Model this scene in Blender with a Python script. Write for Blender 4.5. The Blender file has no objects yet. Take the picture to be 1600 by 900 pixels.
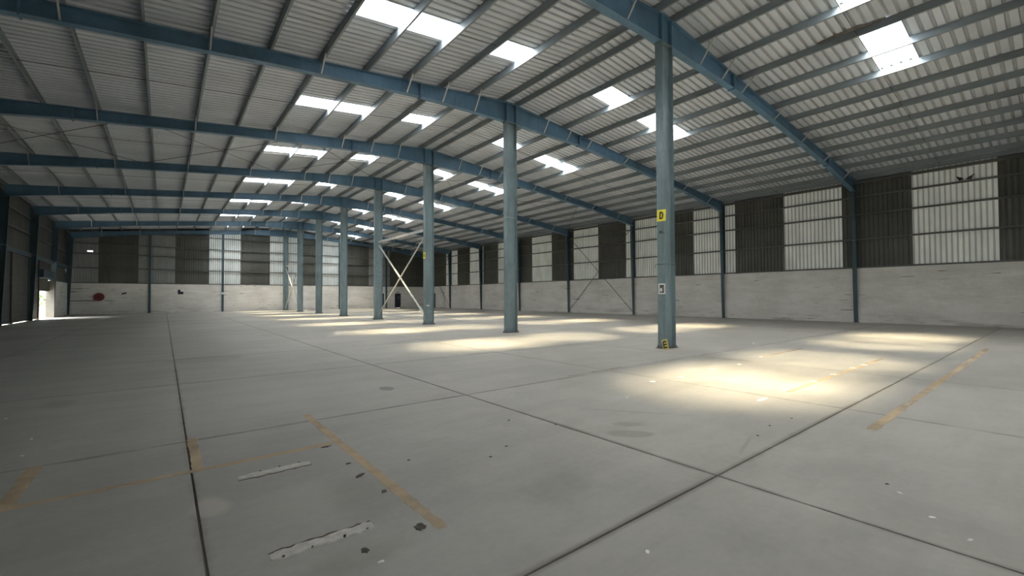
import bpy, math, random
from mathutils import Vector, Matrix
random.seed(7)
SC = bpy.context.scene
COL = SC.collection

# ------------------------------------------------------------------ camera
CAM_POS = Vector((-11.720, 0.121, 1.5365))
YAW, PITCH, ROLL, FPX = 0.6702, 0.0200, -0.0045, 685.3
def set_camera():
    f = Vector((math.sin(YAW)*math.cos(PITCH), math.cos(YAW)*math.cos(PITCH), math.sin(PITCH)))
    r = Vector((math.cos(YAW), -math.sin(YAW), 0)); u = r.cross(f)
    r2 = r*math.cos(ROLL)+u*math.sin(ROLL); u2 = -r*math.sin(ROLL)+u*math.cos(ROLL)
    cd = bpy.data.cameras.new('camera'); cam = bpy.data.objects.new('camera', cd); COL.objects.link(cam)
    cd.sensor_width = 36; cd.lens = 36*FPX/1600; cd.clip_start = 0.05; cd.clip_end = 400
    m = Matrix((r2, u2, -f)).transposed().to_4x4(); m.translation = CAM_POS
    cam.matrix_world = m; SC.camera = cam
set_camera()

# ------------------------------------------------------------------ sky, sun, exposure
w = bpy.data.worlds.new('sky'); SC.world = w; w.use_nodes = True
bg = w.node_tree.nodes['Background']
bg.inputs[0].default_value = (0.84, 0.93, 1.0, 1); bg.inputs[1].default_value = 1.6
SUN_E, FILL_E, SKYLIGHT_T, SKYLIGHT_L = 26.0, 31.0, 0.88, 3.2
sd = bpy.data.lights.new('sun', 'SUN'); sd.energy = SUN_E; sd.angle = math.radians(19); sd.color = (1.0, 0.85, 0.56)
so = bpy.data.objects.new('sun', sd); COL.objects.link(so)
so.rotation_euler = Vector((3.05, 0.3, -9.6)).to_track_quat('-Z', 'Y').to_euler()
so.location = (-12, 30, 40)
# added fill: a wide second sun standing in for skylight scatter, same direction
hd = bpy.data.lights.new('sun_fill', 'SUN'); hd.energy = FILL_E; hd.angle = math.radians(105); hd.color = (1.0, 0.985, 0.95)
ho = bpy.data.objects.new('sun_fill', hd); COL.objects.link(ho); ho.rotation_euler = so.rotation_euler; ho.location = (-14, 30, 42)
VS = SC.view_settings
SC.display_settings.display_device = 'sRGB'
VS.view_transform = 'Standard'; VS.look = 'None'; VS.gamma = 1.0; VS.use_curve_mapping = False
VS.exposure = 0.6

# ------------------------------------------------------------------ materials
def new_mat(name):
    m = bpy.data.materials.new(name); m.use_nodes = True
    nt = m.node_tree; b = nt.nodes['Principled BSDF']
    return m, nt, b
class NT:
    def __init__(s, nt): s.nt = nt
    def n(s, t, **kw):
        x = s.nt.nodes.new(t)
        for k, v in kw.items(): setattr(x, k, v)
        return x
    def put(s, sock, v):
        if isinstance(v, bpy.types.NodeSocket): s.nt.links.new(v, sock)
        else: sock.default_value = v
    def math(s, op, a, b=0.0, c=0.0, clamp=False):
        x = s.n('ShaderNodeMath', operation=op, use_clamp=clamp)
        s.put(x.inputs[0], a); s.put(x.inputs[1], b); s.put(x.inputs[2], c)
        return x.outputs[0]
    def mapr(s, v, a, b, c=0.0, d=1.0, smooth=True):
        x = s.n('ShaderNodeMapRange', interpolation_type='SMOOTHSTEP' if smooth else 'LINEAR')
        for i, q in enumerate((v, a, b, c, d)): s.put(x.inputs[i], q)
        return x.outputs[0]
    def pos(s, scale=(1, 1, 1)):
        g = s.n('ShaderNodeNewGeometry')
        if scale == (1, 1, 1): return g.outputs['Position']
        v = s.n('ShaderNodeVectorMath', operation='MULTIPLY'); s.put(v.inputs[0], g.outputs['Position']); v.inputs[1].default_value = scale
        return v.outputs[0]
    def noise(s, vec, scale, detail=3.0, rough=0.55):
        x = s.n('ShaderNodeTexNoise'); s.put(x.inputs['Vector'], vec); x.inputs['Scale'].default_value = scale
        x.inputs['Detail'].default_value = detail; x.inputs['Roughness'].default_value = rough
        return x.outputs[0]
    def mix(s, f, a, b, mode='MIX'):
        x = s.n('ShaderNodeMix', data_type='RGBA', blend_type=mode)
        s.put(x.inputs[0], f); s.put(x.inputs[6], a if isinstance(a, bpy.types.NodeSocket) else (*a, 1)); s.put(x.inputs[7], b if isinstance(b, bpy.types.NodeSocket) else (*b, 1))
        return x.outputs[2]
    def bump(s, h, strength, dist, bsdf):
        x = s.n('ShaderNodeBump'); x.inputs['Strength'].default_value = strength; x.inputs['Distance'].default_value = dist
        s.put(x.inputs['Height'], h); s.nt.links.new(x.outputs[0], bsdf.inputs['Normal'])

def paint(name, col, rough=0.5, var=0.25, scale=3.0, stretch=(1, 1, 1), metallic=0.0, dirt=None, bump=0.0):
    m, nt, b = new_mat(name); t = NT(nt)
    p = t.pos(stretch); n1 = t.noise(p, scale, 4); n2 = t.noise(p, scale*7, 2)
    f = t.math('ADD', t.math('MULTIPLY', n1, 0.7), t.math('MULTIPLY', n2, 0.3))
    lo = tuple(c*(1-var) for c in col); hi = tuple(min(1, c*(1+var)) for c in col)
    c = t.mix(t.mapr(f, 0.3, 0.7), lo, hi)
    if dirt:
        c = t.mix(t.mapr(t.noise(t.pos((1, 1, 0.35)), scale*1.7, 5, 0.65), 0.55, 0.75, 0, 0.6), c, dirt)
    nt.links.new(c, b.inputs['Base Color']); b.inputs['Roughness'].default_value = rough
    b.inputs['Metallic'].default_value = metallic
    if bump: t.bump(n2, bump, 0.01, b)
    return m

SLOPE = 0.10
JX0, JXS, JY0, JYS = -8.0, 3.52, 2.0, 4.0
def floor_material():
    m, nt, b = new_mat('power_floated_concrete'); t = NT(nt)
    p = t.pos(); sep = t.n('ShaderNodeSeparateXYZ'); t.put(sep.inputs[0], p); X, Y = sep.outputs[0], sep.outputs[1]
    big = t.noise(p, 0.22, 4); med = t.noise(p, 1.3, 5, 0.6); fine = t.noise(p, 14, 3); st = t.noise(t.pos((0.5, 2.2, 1)), 0.9, 5, 0.65)
    f = t.math('ADD', t.math('MULTIPLY', big, 0.4), t.math('ADD', t.math('MULTIPLY', med, 0.3), t.math('ADD', t.math('MULTIPLY', fine, 0.08), t.math('MULTIPLY', st, 0.22))))
    c = t.mix(t.mapr(f, 0.36, 0.64), (0.305, 0.294, 0.268), (0.445, 0.429, 0.393))
    # pale scuffs
    c = t.mix(t.mapr(t.noise(t.pos((1, 2.6, 1)), 2.6, 6, 0.7), 0.60, 0.78, 0, 0.35), c, (0.52, 0.50, 0.46))
    # dirt drawn along the joints
    dx = t.math('PINGPONG', t.math('SUBTRACT', X, JX0), JXS/2); dy = t.math('PINGPONG', t.math('SUBTRACT', Y, JY0), JYS/2)
    wob = t.math('MULTIPLY', t.math('SUBTRACT', t.noise(p, 2.0, 4, 0.65), 0.42), 0.16)
    dd = t.math('SUBTRACT', t.math('MINIMUM', dx, dy), wob)
    c = t.mix(t.mapr(dd, 0.045, -0.03, 0, 0.55), c, (0.17, 0.15, 0.125))
    c = t.mix(t.mapr(st, 0.56, 0.72, 0, 0.22), c, (0.20, 0.185, 0.16))
    # stains with outlines of their own
    def blob(cx, cy, rx, ry, ang, amt, col, edge=0.35, wobble=0.6):
        nonlocal c
        ca, sa = math.cos(ang), math.sin(ang)
        ux = t.math('SUBTRACT', X, cx); uy = t.math('SUBTRACT', Y, cy)
        a = t.math('DIVIDE', t.math('ADD', t.math('MULTIPLY', ux, ca), t.math('MULTIPLY', uy, sa)), rx)
        q = t.math('DIVIDE', t.math('SUBTRACT', t.math('MULTIPLY', uy, ca), t.math('MULTIPLY', ux, sa)), ry)
        d = t.math('SQRT', t.math('ADD', t.math('MULTIPLY', a, a), t.math('MULTIPLY', q, q)))
        d = t.math('ADD', d, t.math('MULTIPLY', t.math('SUBTRACT', med, 0.5), wobble))
        c = t.mix(t.mapr(d, 1.0, 1.0-edge, 0, amt), c, col)
    brown = (.165, .145, .12)
    blob(-9.1, 2.0, 1.9, .060, 0, .55, brown, .9, 1.0); blob(-5.6, 2.02, 2.6, .045, 0, .40, brown, .9, 1.2)
    blob(-7.98, 3.6, .055, 1.9, 0, .45, brown, .9, 1.0); blob(-6.4, 6.02, 1.7, .05, 0, .35, brown, .9, 1.0)
    blob(-8.0, 8.3, .04, 1.8, 0, .35, brown, .9, 1.0); blob(-7.0, 2.2, .5, .03, .25, .3, brown, .8, 1.2)
    blob(-9.0, 6.0, 1.2, .03, 0, .4, brown, .9, 1.0)
    blob(-8.77, 7.26, .13, .20, 0, .65, (.16, .15, .13), .25, .1)
    blob(-7.62, 3.16, .30, .14, -.75, .42, (.20, .18, .15), .3, .6)
    blob(-7.35, 3.42, .19, .10, -.75, .36, (.20, .18, .15), .3, .6)
    blob(-6.75, 3.62, .95, .035, -.95, .35, (.17, .16, .14), .6, 1.2)
    blob(-10.9, 3.75, .45, .40, .2, .30, (.47, .44, .39), .8, 1.4)
    blob(-10.5, 3.6, .35, .55, .0, .30, (.22, .195, .165), .8, 1.2)
    blob(-10.8, 2.75, .5, .22, .0, .25, (.22, .195, .165), .8, 1.2)
    blob(-11.45, 4.05, .14, .22, .2, .6, (.52, .48, .42), .5, 1.5)
    blob(-12.9, 9.3, .3, .5, .2, .3, (.17, .16, .14), .7, 1.4)
    blob(-10.9, 13.6, .9, .75, .0, .28, (.2, .18, .15), .2, .3)
    blob(-9.3, 2.6, .5, .35, .4, .25, (.2, .19, .165), .8, 1.4)
    nt.links.new(c, b.inputs['Base Color'])
    nt.links.new(t.mapr(med, 0.3, 0.7, 0.5, 0.68), b.inputs['Roughness'])
    b.inputs['Specular IOR Level'].default_value = 0.35
    t.bump(t.math('ADD', fine, med), 0.12, 0.01, b)
    return m
def plaster_material():
    m, nt, b = new_mat('whitewashed_plaster'); t = NT(nt)
    p = t.pos(); sep = t.n('ShaderNodeSeparateXYZ'); t.put(sep.inputs[0], p); Z = sep.outputs[2]
    big = t.noise(p, 0.5, 4); st = t.noise(t.pos((0.55, 0.55, 3.2)), 1.0, 5, 0.65); fine = t.noise(p, 9, 3)
    f = t.math('ADD', t.math('MULTIPLY', big, 0.4), t.math('ADD', t.math('MULTIPLY', st, 0.45), t.math('MULTIPLY', fine, 0.15)))
    c = t.mix(t.mapr(f, 0.35, 0.65), (0.70, 0.68, 0.64), (0.90, 0.885, 0.855))
    # grubby band near the floor, and a few short dark scars
    low = t.math('MULTIPLY', t.mapr(Z, 1.0, 0.0), t.mapr(st, 0.42, 0.68))
    c = t.mix(t.math('MULTIPLY', low, 0.65), c, (0.30, 0.27, 0.23))
    scar = t.noise(t.pos((0.45, 0.45, 7.0)), 1.5, 2, 0.5)
    c = t.mix(t.mapr(scar, 0.69, 0.73, 0, 0.85), c, (0.13, 0.10, 0.085))
    nt.links.new(c, b.inputs['Base Color']); b.inputs['Roughness'].default_value = 0.85
    t.bump(t.math('ADD', fine, st), 0.15, 0.01, b)
    return m
def sheet_material(name, col, var, rough=0.5, groove=None):
    m, nt, b = new_mat(name); t = NT(nt)
    n = t.noise(t.pos(), 0.7, 4, 0.6); n2 = t.noise(t.pos(), 9, 2)
    oi = t.n('ShaderNodeObjectInfo')
    f = t.math('ADD', t.math('MULTIPLY', n, 0.7), t.math('ADD', t.math('MULTIPLY', oi.outputs['Random'], 0.2), t.math('MULTIPLY', n2, 0.1)))
    c = t.mix(t.mapr(f, 0.25, 0.8), tuple(x*(1-var) for x in col), tuple(min(1, x*(1+var)) for x in col))
    if groove:                                   # shade of the rib recesses painted into the roof sheet colour
        tc = t.n('ShaderNodeTexCoord'); sp = t.n('ShaderNodeSeparateXYZ'); nt.links.new(tc.outputs['Object'], sp.inputs[0])
        wv = t.math('ADD', sp.outputs[2], t.math('MULTIPLY', t.math('ABSOLUTE', sp.outputs[0]), SLOPE))
        c = t.mix(t.mapr(wv, 0.01, 0.05, 0, groove), c, (0.10, 0.10, 0.10))
    nt.links.new(c, b.inputs['Base Color']); b.inputs['Roughness'].default_value = rough
    return m
def translucent_material(name, col, axis, mixf=0.030):
    m, nt, b = new_mat(name); t = NT(nt)
    out = nt.nodes['Material Output']
    n = t.noise(t.pos((1, 1, .4)), 1.6, 4, 0.6)
    c = t.mix(t.mapr(n, 0.3, 0.75), tuple(x*0.82 for x in col), col)
    tc = t.n('ShaderNodeTexCoord'); sp = t.n('ShaderNodeSeparateXYZ'); nt.links.new(tc.outputs['Object'], sp.inputs[0])
    groove = t.mapr(t.math('ABSOLUTE', sp.outputs[axis]), 0.006, 0.03, 0, 0.62)      # rib shading painted darker into the sheet colour
    c = t.mix(groove, c, (0.20, 0.21, 0.20))
    tr = t.n('ShaderNodeBsdfTranslucent'); nt.links.new(c, tr.inputs[0])
    df = t.n('ShaderNodeBsdfDiffuse'); nt.links.new(c, df.inputs[0])
    mx = t.n('ShaderNodeMixShader'); mx.inputs[0].default_value = mixf
    nt.links.new(df.outputs[0], mx.inputs[1]); nt.links.new(tr.outputs[0], mx.inputs[2]); nt.links.new(mx.outputs[0], out.inputs[0])
    return m
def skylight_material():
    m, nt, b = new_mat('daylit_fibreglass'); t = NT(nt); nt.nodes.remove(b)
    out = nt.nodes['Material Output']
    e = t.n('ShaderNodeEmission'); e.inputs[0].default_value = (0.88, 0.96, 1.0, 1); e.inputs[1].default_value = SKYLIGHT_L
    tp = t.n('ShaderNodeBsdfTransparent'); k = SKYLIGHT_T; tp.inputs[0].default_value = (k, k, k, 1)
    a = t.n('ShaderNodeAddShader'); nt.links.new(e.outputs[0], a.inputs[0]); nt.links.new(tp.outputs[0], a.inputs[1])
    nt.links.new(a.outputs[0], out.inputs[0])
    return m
def worn_paint(name, col, cover=0.5):
    m, nt, b = new_mat(name); t = NT(nt)
    n = t.noise(t.pos(), 7, 6, 0.7); n2 = t.noise(t.pos(), 0.9, 3, 0.6)
    f = t.math('ADD', t.math('MULTIPLY', n, 0.3), t.math('MULTIPLY', n2, 0.7))
    nt.links.new(t.mapr(f, cover-0.2, cover+0.2, 0.72, 0.10), b.inputs['Alpha'])
    c = t.mix(n, tuple(x*.8 for x in col), col); nt.links.new(c, b.inputs['Base Color']); b.inputs['Roughness'].default_value = 0.7
    return m
M = {}
M['floor'] = floor_material()
M['joint'] = paint('joint_dirt', (0.10, 0.092, 0.08), 0.9, .75, 0.8)
M['plaster'] = plaster_material()
M['roof'] = sheet_material('galvanised_roof_sheet', (0.71, 0.755, 0.81), 0.10, 0.45, groove=0.34)
M['dark_sheet'] = sheet_material('dark_grey_sheet', (0.125, 0.130, 0.115), 0.18, 0.5)
M['grey_sheet'] = sheet_material('mid_grey_sheet', (0.12, 0.12, 0.115), 0.15, 0.5)
M['light_sheet'] = translucent_material('milky_fibreglass_sheet', (0.80, 0.83, 0.80), 0)
M['light_sheet_end'] = translucent_material('milky_fibreglass_end_sheet', (0.78, 0.83, 0.84), 1)
M['shaded_sheet'] = sheet_material('shaded_milky_sheet', (0.36, 0.38, 0.38), 0.14, 0.5)  # milky panels in shade: their dimness is put into an opaque grey
M['skylight'] = skylight_material()
M['steel'] = paint('blue_grey_steel_paint', (0.115, 0.225, 0.335), 0.42, 0.16, 1.6, (1, 1, .4), dirt=(0.10, 0.12, 0.12))
M['column'] = paint('weathered_column_paint', (0.205, 0.275, 0.30), 0.38, 0.22, 2.2, (1, 1, .3), dirt=(0.16, 0.17, 0.155))
M['wallsteel'] = paint('dark_wall_column_paint', (0.060, 0.100, 0.125), 0.45, 0.18, 2.0, (1, 1, .4))
M['purlin'] = paint('purlin_paint', (0.25, 0.29, 0.315), 0.42, 0.15, 1.0, (1, .2, 1))
M['girt'] = paint('girt_paint', (0.135, 0.140, 0.135), 0.4, 0.15, 1.0)
M['galv'] = paint('galvanised_brace', (0.60, 0.60, 0.575), 0.4, 0.15, 2.0, metallic=0.3)
M['rod'] = paint('dark_rod', (0.07, 0.07, 0.07), 0.5)
M['rust'] = paint('rusty_plate', (0.12, 0.085, 0.06), 0.7, .4, 8)
M['line'] = worn_paint('worn_ochre_line_paint', (0.72, 0.54, 0.33), 0.56)
M['line_faint'] = worn_paint('faint_ochre_line_paint', (0.58, 0.45, 0.27), 0.42)
M['grout'] = paint('pale_grout', (0.56, 0.54, 0.50), 0.8, .2, 12, bump=.5)
M['hole'] = paint('dark_chipping', (0.085, 0.075, 0.065), 0.9, .5, 25)
M['chip'] = paint('white_chip', (0.86, 0.85, 0.80), 0.7, .06, 10)
M['yellow'] = paint('yellow_plate', (0.95, 0.83, 0.09), 0.5, .06, 4)
M['dull_yellow'] = paint('dusty_yellow_plate', (0.62, 0.52, 0.16), 0.6, .12, 9)
M['black'] = paint('black_lettering', (0.012, 0.012, 0.012), 0.5, .2, 5)
M['white'] = paint('white_plastic', (0.85, 0.86, 0.85), 0.5, .04, 5)
M['photo'] = paint('grey_print', (0.13, 0.13, 0.12), 0.4, .9, 26, (1, 1, 1))
M['door'] = paint('navy_door_paint', (0.018, 0.022, 0.035), 0.4, .2, 2)
M['red'] = paint('dark_red_paint', (0.17, 0.008, 0.016), 0.45, .2, 3)
M['purple'] = paint('plum_print', (0.055, 0.02, 0.045), 0.5, .3, 6)
M['shutter'] = paint('grey_shutter', (0.09, 0.09, 0.085), 0.5, .15, 1.5)
M['ground'] = paint('outdoor_concrete', (0.26, 0.255, 0.24), 0.9, .15, .8)
M['leaf'] = paint('leaf_green', (0.10, 0.16, 0.05), 0.7, .5, 3)
M['bird'] = paint('slate_feathers', (0.035, 0.036, 0.042), 0.6, .4, 12)
M['stain'] = paint('torn_brown_felt', (0.17, 0.15, 0.135), 0.8, .3, 9)

# ------------------------------------------------------------------ mesh helpers
class MB:
    def __init__(s): s.v = []; s.f = []
    def add(s, vs, fs):
        o = len(s.v); s.v += [tuple(v) for v in vs]; s.f += [tuple(i+o for i in f) for f in fs]; return s
    def box(s, x0, x1, y0, y1, z0, z1):
        return s.add([(x0, y0, z0), (x1, y0, z0), (x1, y1, z0), (x0, y1, z0), (x0, y0, z1), (x1, y0, z1), (x1, y1, z1), (x0, y1, z1)],
                     [(0, 3, 2, 1), (4, 5, 6, 7), (0, 1, 5, 4), (1, 2, 6, 5), (2, 3, 7, 6), (3, 0, 4, 7)])
    def bar(s, p, q, a, b, up=(0, 0, 1)):
        p = Vector(p); q = Vector(q); d = (q-p).normalized(); u = Vector(up)
        if abs(d.dot(u)) > .98: u = Vector((1, 0, 0))
        x = d.cross(u).normalized()*a/2; y = x.cross(d).normalized()*b/2
        vs = [p-x-y, p+x-y, p+x+y, p-x+y, q-x-y, q+x-y, q+x+y, q-x+y]
        return s.add(vs, [(0, 1, 2, 3), (7, 6, 5, 4), (0, 4, 5, 1), (1, 5, 6, 2), (2, 6, 7, 3), (3, 7, 4, 0)])
    def angle(s, p, q, a=.06, t=.008):            # an L-section between two points
        p = Vector(p); q = Vector(q); d = (q-p).normalized(); u = Vector((0, 0, 1)) if abs(d.z) < .95 else Vector((1, 0, 0))
        x = d.cross(u).normalized(); y = x.cross(d).normalized()
        pr = [(0, 0), (a, 0), (a, t), (t, t), (t, a), (0, a)]
        vs = [e+x*i+y*j for e in (p, q) for i, j in pr]; n = 6
        return s.add(vs, [tuple(range(n))[::-1], tuple(range(n, 2*n))]+[(i, (i+1) % n, n+(i+1) % n, n+i) for i in range(n)])
    def prism(s, prof, axis, a, b):                # closed profile swept along an axis
        n = len(prof); vs = []
        for c in (a, b):
            for (i, j) in prof: vs.append({'x': (c, i, j), 'y': (i, c, j), 'z': (i, j, c)}[axis])
        return s.add(vs, [tuple(range(n)), tuple(range(2*n-1, n-1, -1))]+[(i, n+i, n+(i+1) % n, (i+1) % n) for i in range(n)])
    def rod(s, p, q, r, n=8):
        p = Vector(p); q = Vector(q); d = (q-p).normalized(); u = Vector((0, 0, 1)) if abs(d.z) < .9 else Vector((1, 0, 0))
        x = d.cross(u).normalized(); y = x.cross(d)
        vs = [e+(x*math.cos(2*math.pi*k/n)+y*math.sin(2*math.pi*k/n))*r for e in (p, q) for k in range(n)]
        return s.add(vs, [tuple(range(n))[::-1], tuple(range(n, 2*n))]+[(i, (i+1) % n, n+(i+1) % n, n+i) for i in range(n)])
    def loft(s, rings):                            # rings: (centre, half width vec, half height vec)
        n = 12; vs = []
        for c, a, b in rings:
            for k in range(n):
                vs.append(Vector(c)+Vector(a)*math.cos(2*math.pi*k/n)+Vector(b)*math.sin(2*math.pi*k/n))
        m = len(rings); fs = [tuple(range(n))[::-1], tuple(range((m-1)*n, m*n))]
        for r in range(m-1):
            fs += [(r*n+i, r*n+(i+1) % n, (r+1)*n+(i+1) % n, (r+1)*n+i) for i in range(n)]
        return s.add(vs, fs)
    def mesh(s, name, mat, smooth=False):
        me = bpy.data.meshes.new(name); me.from_pydata(s.v, [], s.f); me.validate(); me.update()
        me.materials.append(M[mat] if isinstance(mat, str) else mat)
        if smooth: me.polygons.foreach_set('use_smooth', [True]*len(me.polygons))
        return me
    def build(s, name, mat, parent=None, loc=(0, 0, 0), rot=(0, 0, 0), smooth=False):
        return place(s.mesh(name, mat, smooth), name, parent, loc, rot)
def place(me, name, parent=None, loc=(0, 0, 0), rot=(0, 0, 0), scale=None):
    o = bpy.data.objects.new(name, me); COL.objects.link(o); o.location = loc; o.rotation_euler = rot
    if scale: o.scale = scale
    if parent: o.parent = parent
    return o
def empty(name, loc=(0, 0, 0), rot=(0, 0, 0)):
    o = bpy.data.objects.new(name, None); COL.objects.link(o); o.location = loc; o.rotation_euler = rot; o.empty_display_size = .2
    return o
def tag(o, label, cat, group=None):
    o['label'] = label; o['category'] = cat
    if group: o['group'] = group
    return o
def struct(o, label=None):
    o['kind'] = 'structure'
    if label: o['label'] = label
    return o
def copy_tree(o, parent=None):
    c = o.copy(); COL.objects.link(c); c.parent = parent
    for ch in list(o.children): copy_tree(ch, c)
    return c
def words(i): return ['first', 'second', 'third', 'fourth', 'fifth', 'sixth', 'seventh', 'eighth', 'ninth', 'tenth', 'eleventh', 'twelfth'][i]

# ------------------------------------------------------------------ dimensions (metres)
HALF, BAY, YEND, YBACK = 19.06, 7.5, 60.0, -7.4
RIDGE = 9.95                         # top of rafters
PUR_H = 0.24
PX = [0.40+1.48*k for k in range(13)]+[19.0]
FRAMES = [BAY*k for k in range(0, 9)]
WALL_H = 3.06
SKY_Y = [-4.6, 3.0, 11.28, 18.5, 25.7, 33.5, 41.4, 49.3, 56.6]
def rtop(x): return RIDGE-SLOPE*abs(x)

# ------------------------------------------------------------------ floor: slabs with open joints
floor = struct(empty('floor'), 'grey concrete warehouse floor cast in large slabs')
MB().box(-19.3, 19.3, YBACK-.2, 60.4, -0.30, -0.012).build('joint_bed', 'joint', floor)
gx = [-19.25]+[JX0+JXS*k for k in range(-3, 8)]+[19.25]
gy = [YBACK-.15]+[JY0+JYS*k for k in range(-2, 15)]+[60.35]
slab_cache = {}
G = 0.007
for i in range(len(gx)-1):
    for j in range(len(gy)-1):
        a, b = gx[i+1]-gx[i], gy[j+1]-gy[j]; k = (round(a, 3), round(b, 3))
        if k not in slab_cache:
            x, y, c = a/2-G, b/2-G, .004
            mb = MB()
            vs = [(sx*x, sy*y, -0.012) for sx, sy in ((-1, -1), (1, -1), (1, 1), (-1, 1))]
            vs += [(sx*x, sy*y, -c) for sx, sy in ((-1, -1), (1, -1), (1, 1), (-1, 1))]
            vs += [(sx*(x-c), sy*(y-c), 0) for sx, sy in ((-1, -1), (1, -1), (1, 1), (-1, 1))]
            fs = [(8, 9, 10, 11)]
            for q in range(4):
                r = (q+1) % 4; fs += [(q, r, 4+r, 4+q), (4+q, 4+r, 8+r, 8+q)]
            slab_cache[k] = mb.add(vs, fs).mesh('floor_slab', 'floor')
        place(slab_cache[k], 'floor_slab', floor, ((gx[i]+gx[i+1])/2, (gy[j]+gy[j+1])/2, 0))

# ------------------------------------------------------------------ corrugated sheets
def corrugated(width, lo, hi, ribs, h=0.046, holes=None, rows=None):
    """sheet in local u (width) / v (length); w is the outward side. returns verts (u,v,w), quads"""
    p = width/ribs; us = []
    for k in range(ribs):
        u = k*p
        us += [(u, 0), (u+.60*p, 0), (u+.69*p, h), (u+.91*p, h)]
    us.append((width, 0))
    vsn = rows or [lo, hi]
    vs = [(u, v, w_) for v in vsn for u, w_ in us]; n = len(us); fs = []
    for r in range(len(vsn)-1):
        for i in range(n-1):
            if holes and holes(us[i][0], us[i+1][0], vsn[r], vsn[r+1]): continue
            fs.append((r*n+i, r*n+i+1, (r+1)*n+i+1, (r+1)*n+i))
    return vs, fs

# ------------------------------------------------------------------ roof (ceiling): sheets, skylights, purlins, rods
roof = struct(empty('ceiling', (0, 0, RIDGE)), 'pitched corrugated metal roof seen from below')
ang = math.atan(SLOPE); ZS = PUR_H+.005           # sheet level above rafter tops
cache = {}
def roof_piece(side, y0, y1, x0, x1, mat, name):
    key = (side, round(y1-y0, 4), x0, x1, mat)
    if key not in cache:
        vs, fs = corrugated(y1-y0, x0, x1, 4, h=0.058)
        P = [(side*v, u, -SLOPE*v+w_) for u, v, w_ in vs]
        cache[key] = MB().add(P, fs).mesh(name, mat)
    return place(cache[key], name, roof, (0, y0, ZS))
segs = []
edges = [YBACK-.3]+SKY_Y+[60.5]
for i in range(len(edges)-1):
    a = edges[i]; b = edges[i+1]
    if i > 0:
        segs.append((a, a+1.0, True)); a += 1.0
    n = max(1, round((b-a)/1.03)); s_ = (b-a)/n
    for k in range(n): segs.append((a+k*s_, a+(k+1)*s_, False))
for side in (-1, 1):
    for (a, b, sky) in segs:
        if not sky: roof_piece(side, a, b, 0.0, 19.55, 'roof', 'roof_sheet')
        else:
            lo, hi = (.13, .0) if side > 0 else (0, -.07)
            roof_piece(side, a, b, 0.0, PX[1]+lo, 'roof', 'roof_sheet')
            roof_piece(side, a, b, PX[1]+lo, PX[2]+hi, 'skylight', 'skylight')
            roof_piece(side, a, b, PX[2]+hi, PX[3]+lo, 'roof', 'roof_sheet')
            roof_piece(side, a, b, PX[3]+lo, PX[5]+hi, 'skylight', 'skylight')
            roof_piece(side, a, b, PX[5]+hi, 19.55, 'roof', 'roof_sheet')
MB().add([(-.45, YBACK-.3, .06-.045+.19), (0, YBACK-.3, .285), (.45, YBACK-.3, .06-.045+.19), (-.45, 60.5, .205), (0, 60.5, .285), (.45, 60.5, .205)], [(0, 1, 4, 3), (1, 2, 5, 4)]).build('ridge_cap', 'roof', roof, (0, 0, .045))
# purlins: C-sections, one piece per bay and line
t_, fl = .007, .065
prof = [(0, 0), (fl, 0), (fl, .022), (fl-t_, .022), (fl-t_, t_), (t_, t_), (t_, PUR_H-t_), (fl-t_, PUR_H-t_), (fl-t_, PUR_H-.022), (fl, PUR_H-.022), (fl, PUR_H), (0, PUR_H)]
def cmesh(length, mat, name, p=prof):
    return MB().prism(p, 'y', 0, length).mesh(name, mat)
pur = cmesh(BAY-.004, 'purlin', 'purlin'); pur_b = cmesh(abs(YBACK), 'purlin', 'purlin')
for side in (-1, 1):
    for x in PX:
        for y in [None]+FRAMES[:-1]:
            me, yy = (pur_b, YBACK) if y is None else (pur, y+.002)
            o = place(me, 'purlin', roof, (side*x, yy, -SLOPE*x+.002), (0, side*ang, 0))
            if side < 0: o.rotation_euler = (0, -ang, 0); o.location.x = -x-.0
# sag rods at mid bay and cross rods in the braced bays
for y in FRAMES[:-1]:
    for side in (-1, 1):
        MB().rod((side*.4, y+3.95, -.04+.07), (side*19.0, y+3.95, -1.9+.07), .009, 6).build('sag_rod', 'rod', roof)
for y in (22.5, 52.5):
    for side in (-1, 1):
        for k in range(3):
            xa, xb = side*(.3+6.15*k), side*(.3+6.15*(k+1))
            za, zb = -SLOPE*abs(xa)-.07, -SLOPE*abs(xb)-.07
            MB().rod((xa, y+.15, za), (xb, y+BAY-.15, zb), .012, 6).build('brace_rod', 'rod', roof)
            MB().rod((xb, y+.15, zb-.03), (xa, y+BAY-.15, za-.03), .012, 6).build('brace_rod', 'rod', roof)

# ------------------------------------------------------------------ wall sheets
def wall_sheet_mesh(width, z0, z1, mat, name, axis, out, ribs=5, top=None):
    key = ('w', round(width, 4), z0, z1, mat, axis, out, top)
    if key not in cache:
        vs, fs = corrugated(width, z0, z1, ribs)
        if top: vs = [(u, (z1+(top[1]-top[0])*0 if False else v), w_) if v == z0 else (u, top[0]+(top[1]-top[0])*u/width, w_) for u, v, w_ in vs]
        P = [(out*w_, u, v) if axis == 'y' else (u, out*w_, v) for u, v, w_ in vs]
        cache[key] = MB().add(P, fs).mesh(name, mat)
    return cache[key]
SHX = HALF+.20                           # sheeting plane on the side walls
wall_right = struct(empty('wall_right', (HALF, 26, 0)), 'long side wall, white plaster below striped grey and milky sheeting')
def at(parent, o):                       # child given in world coordinates
    o.parent = parent; o.matrix_parent_inverse = Matrix.Translation(-Vector(parent.location)); return o
S3 = 3.062; y = 2.02-S3*4
k = 0
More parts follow.
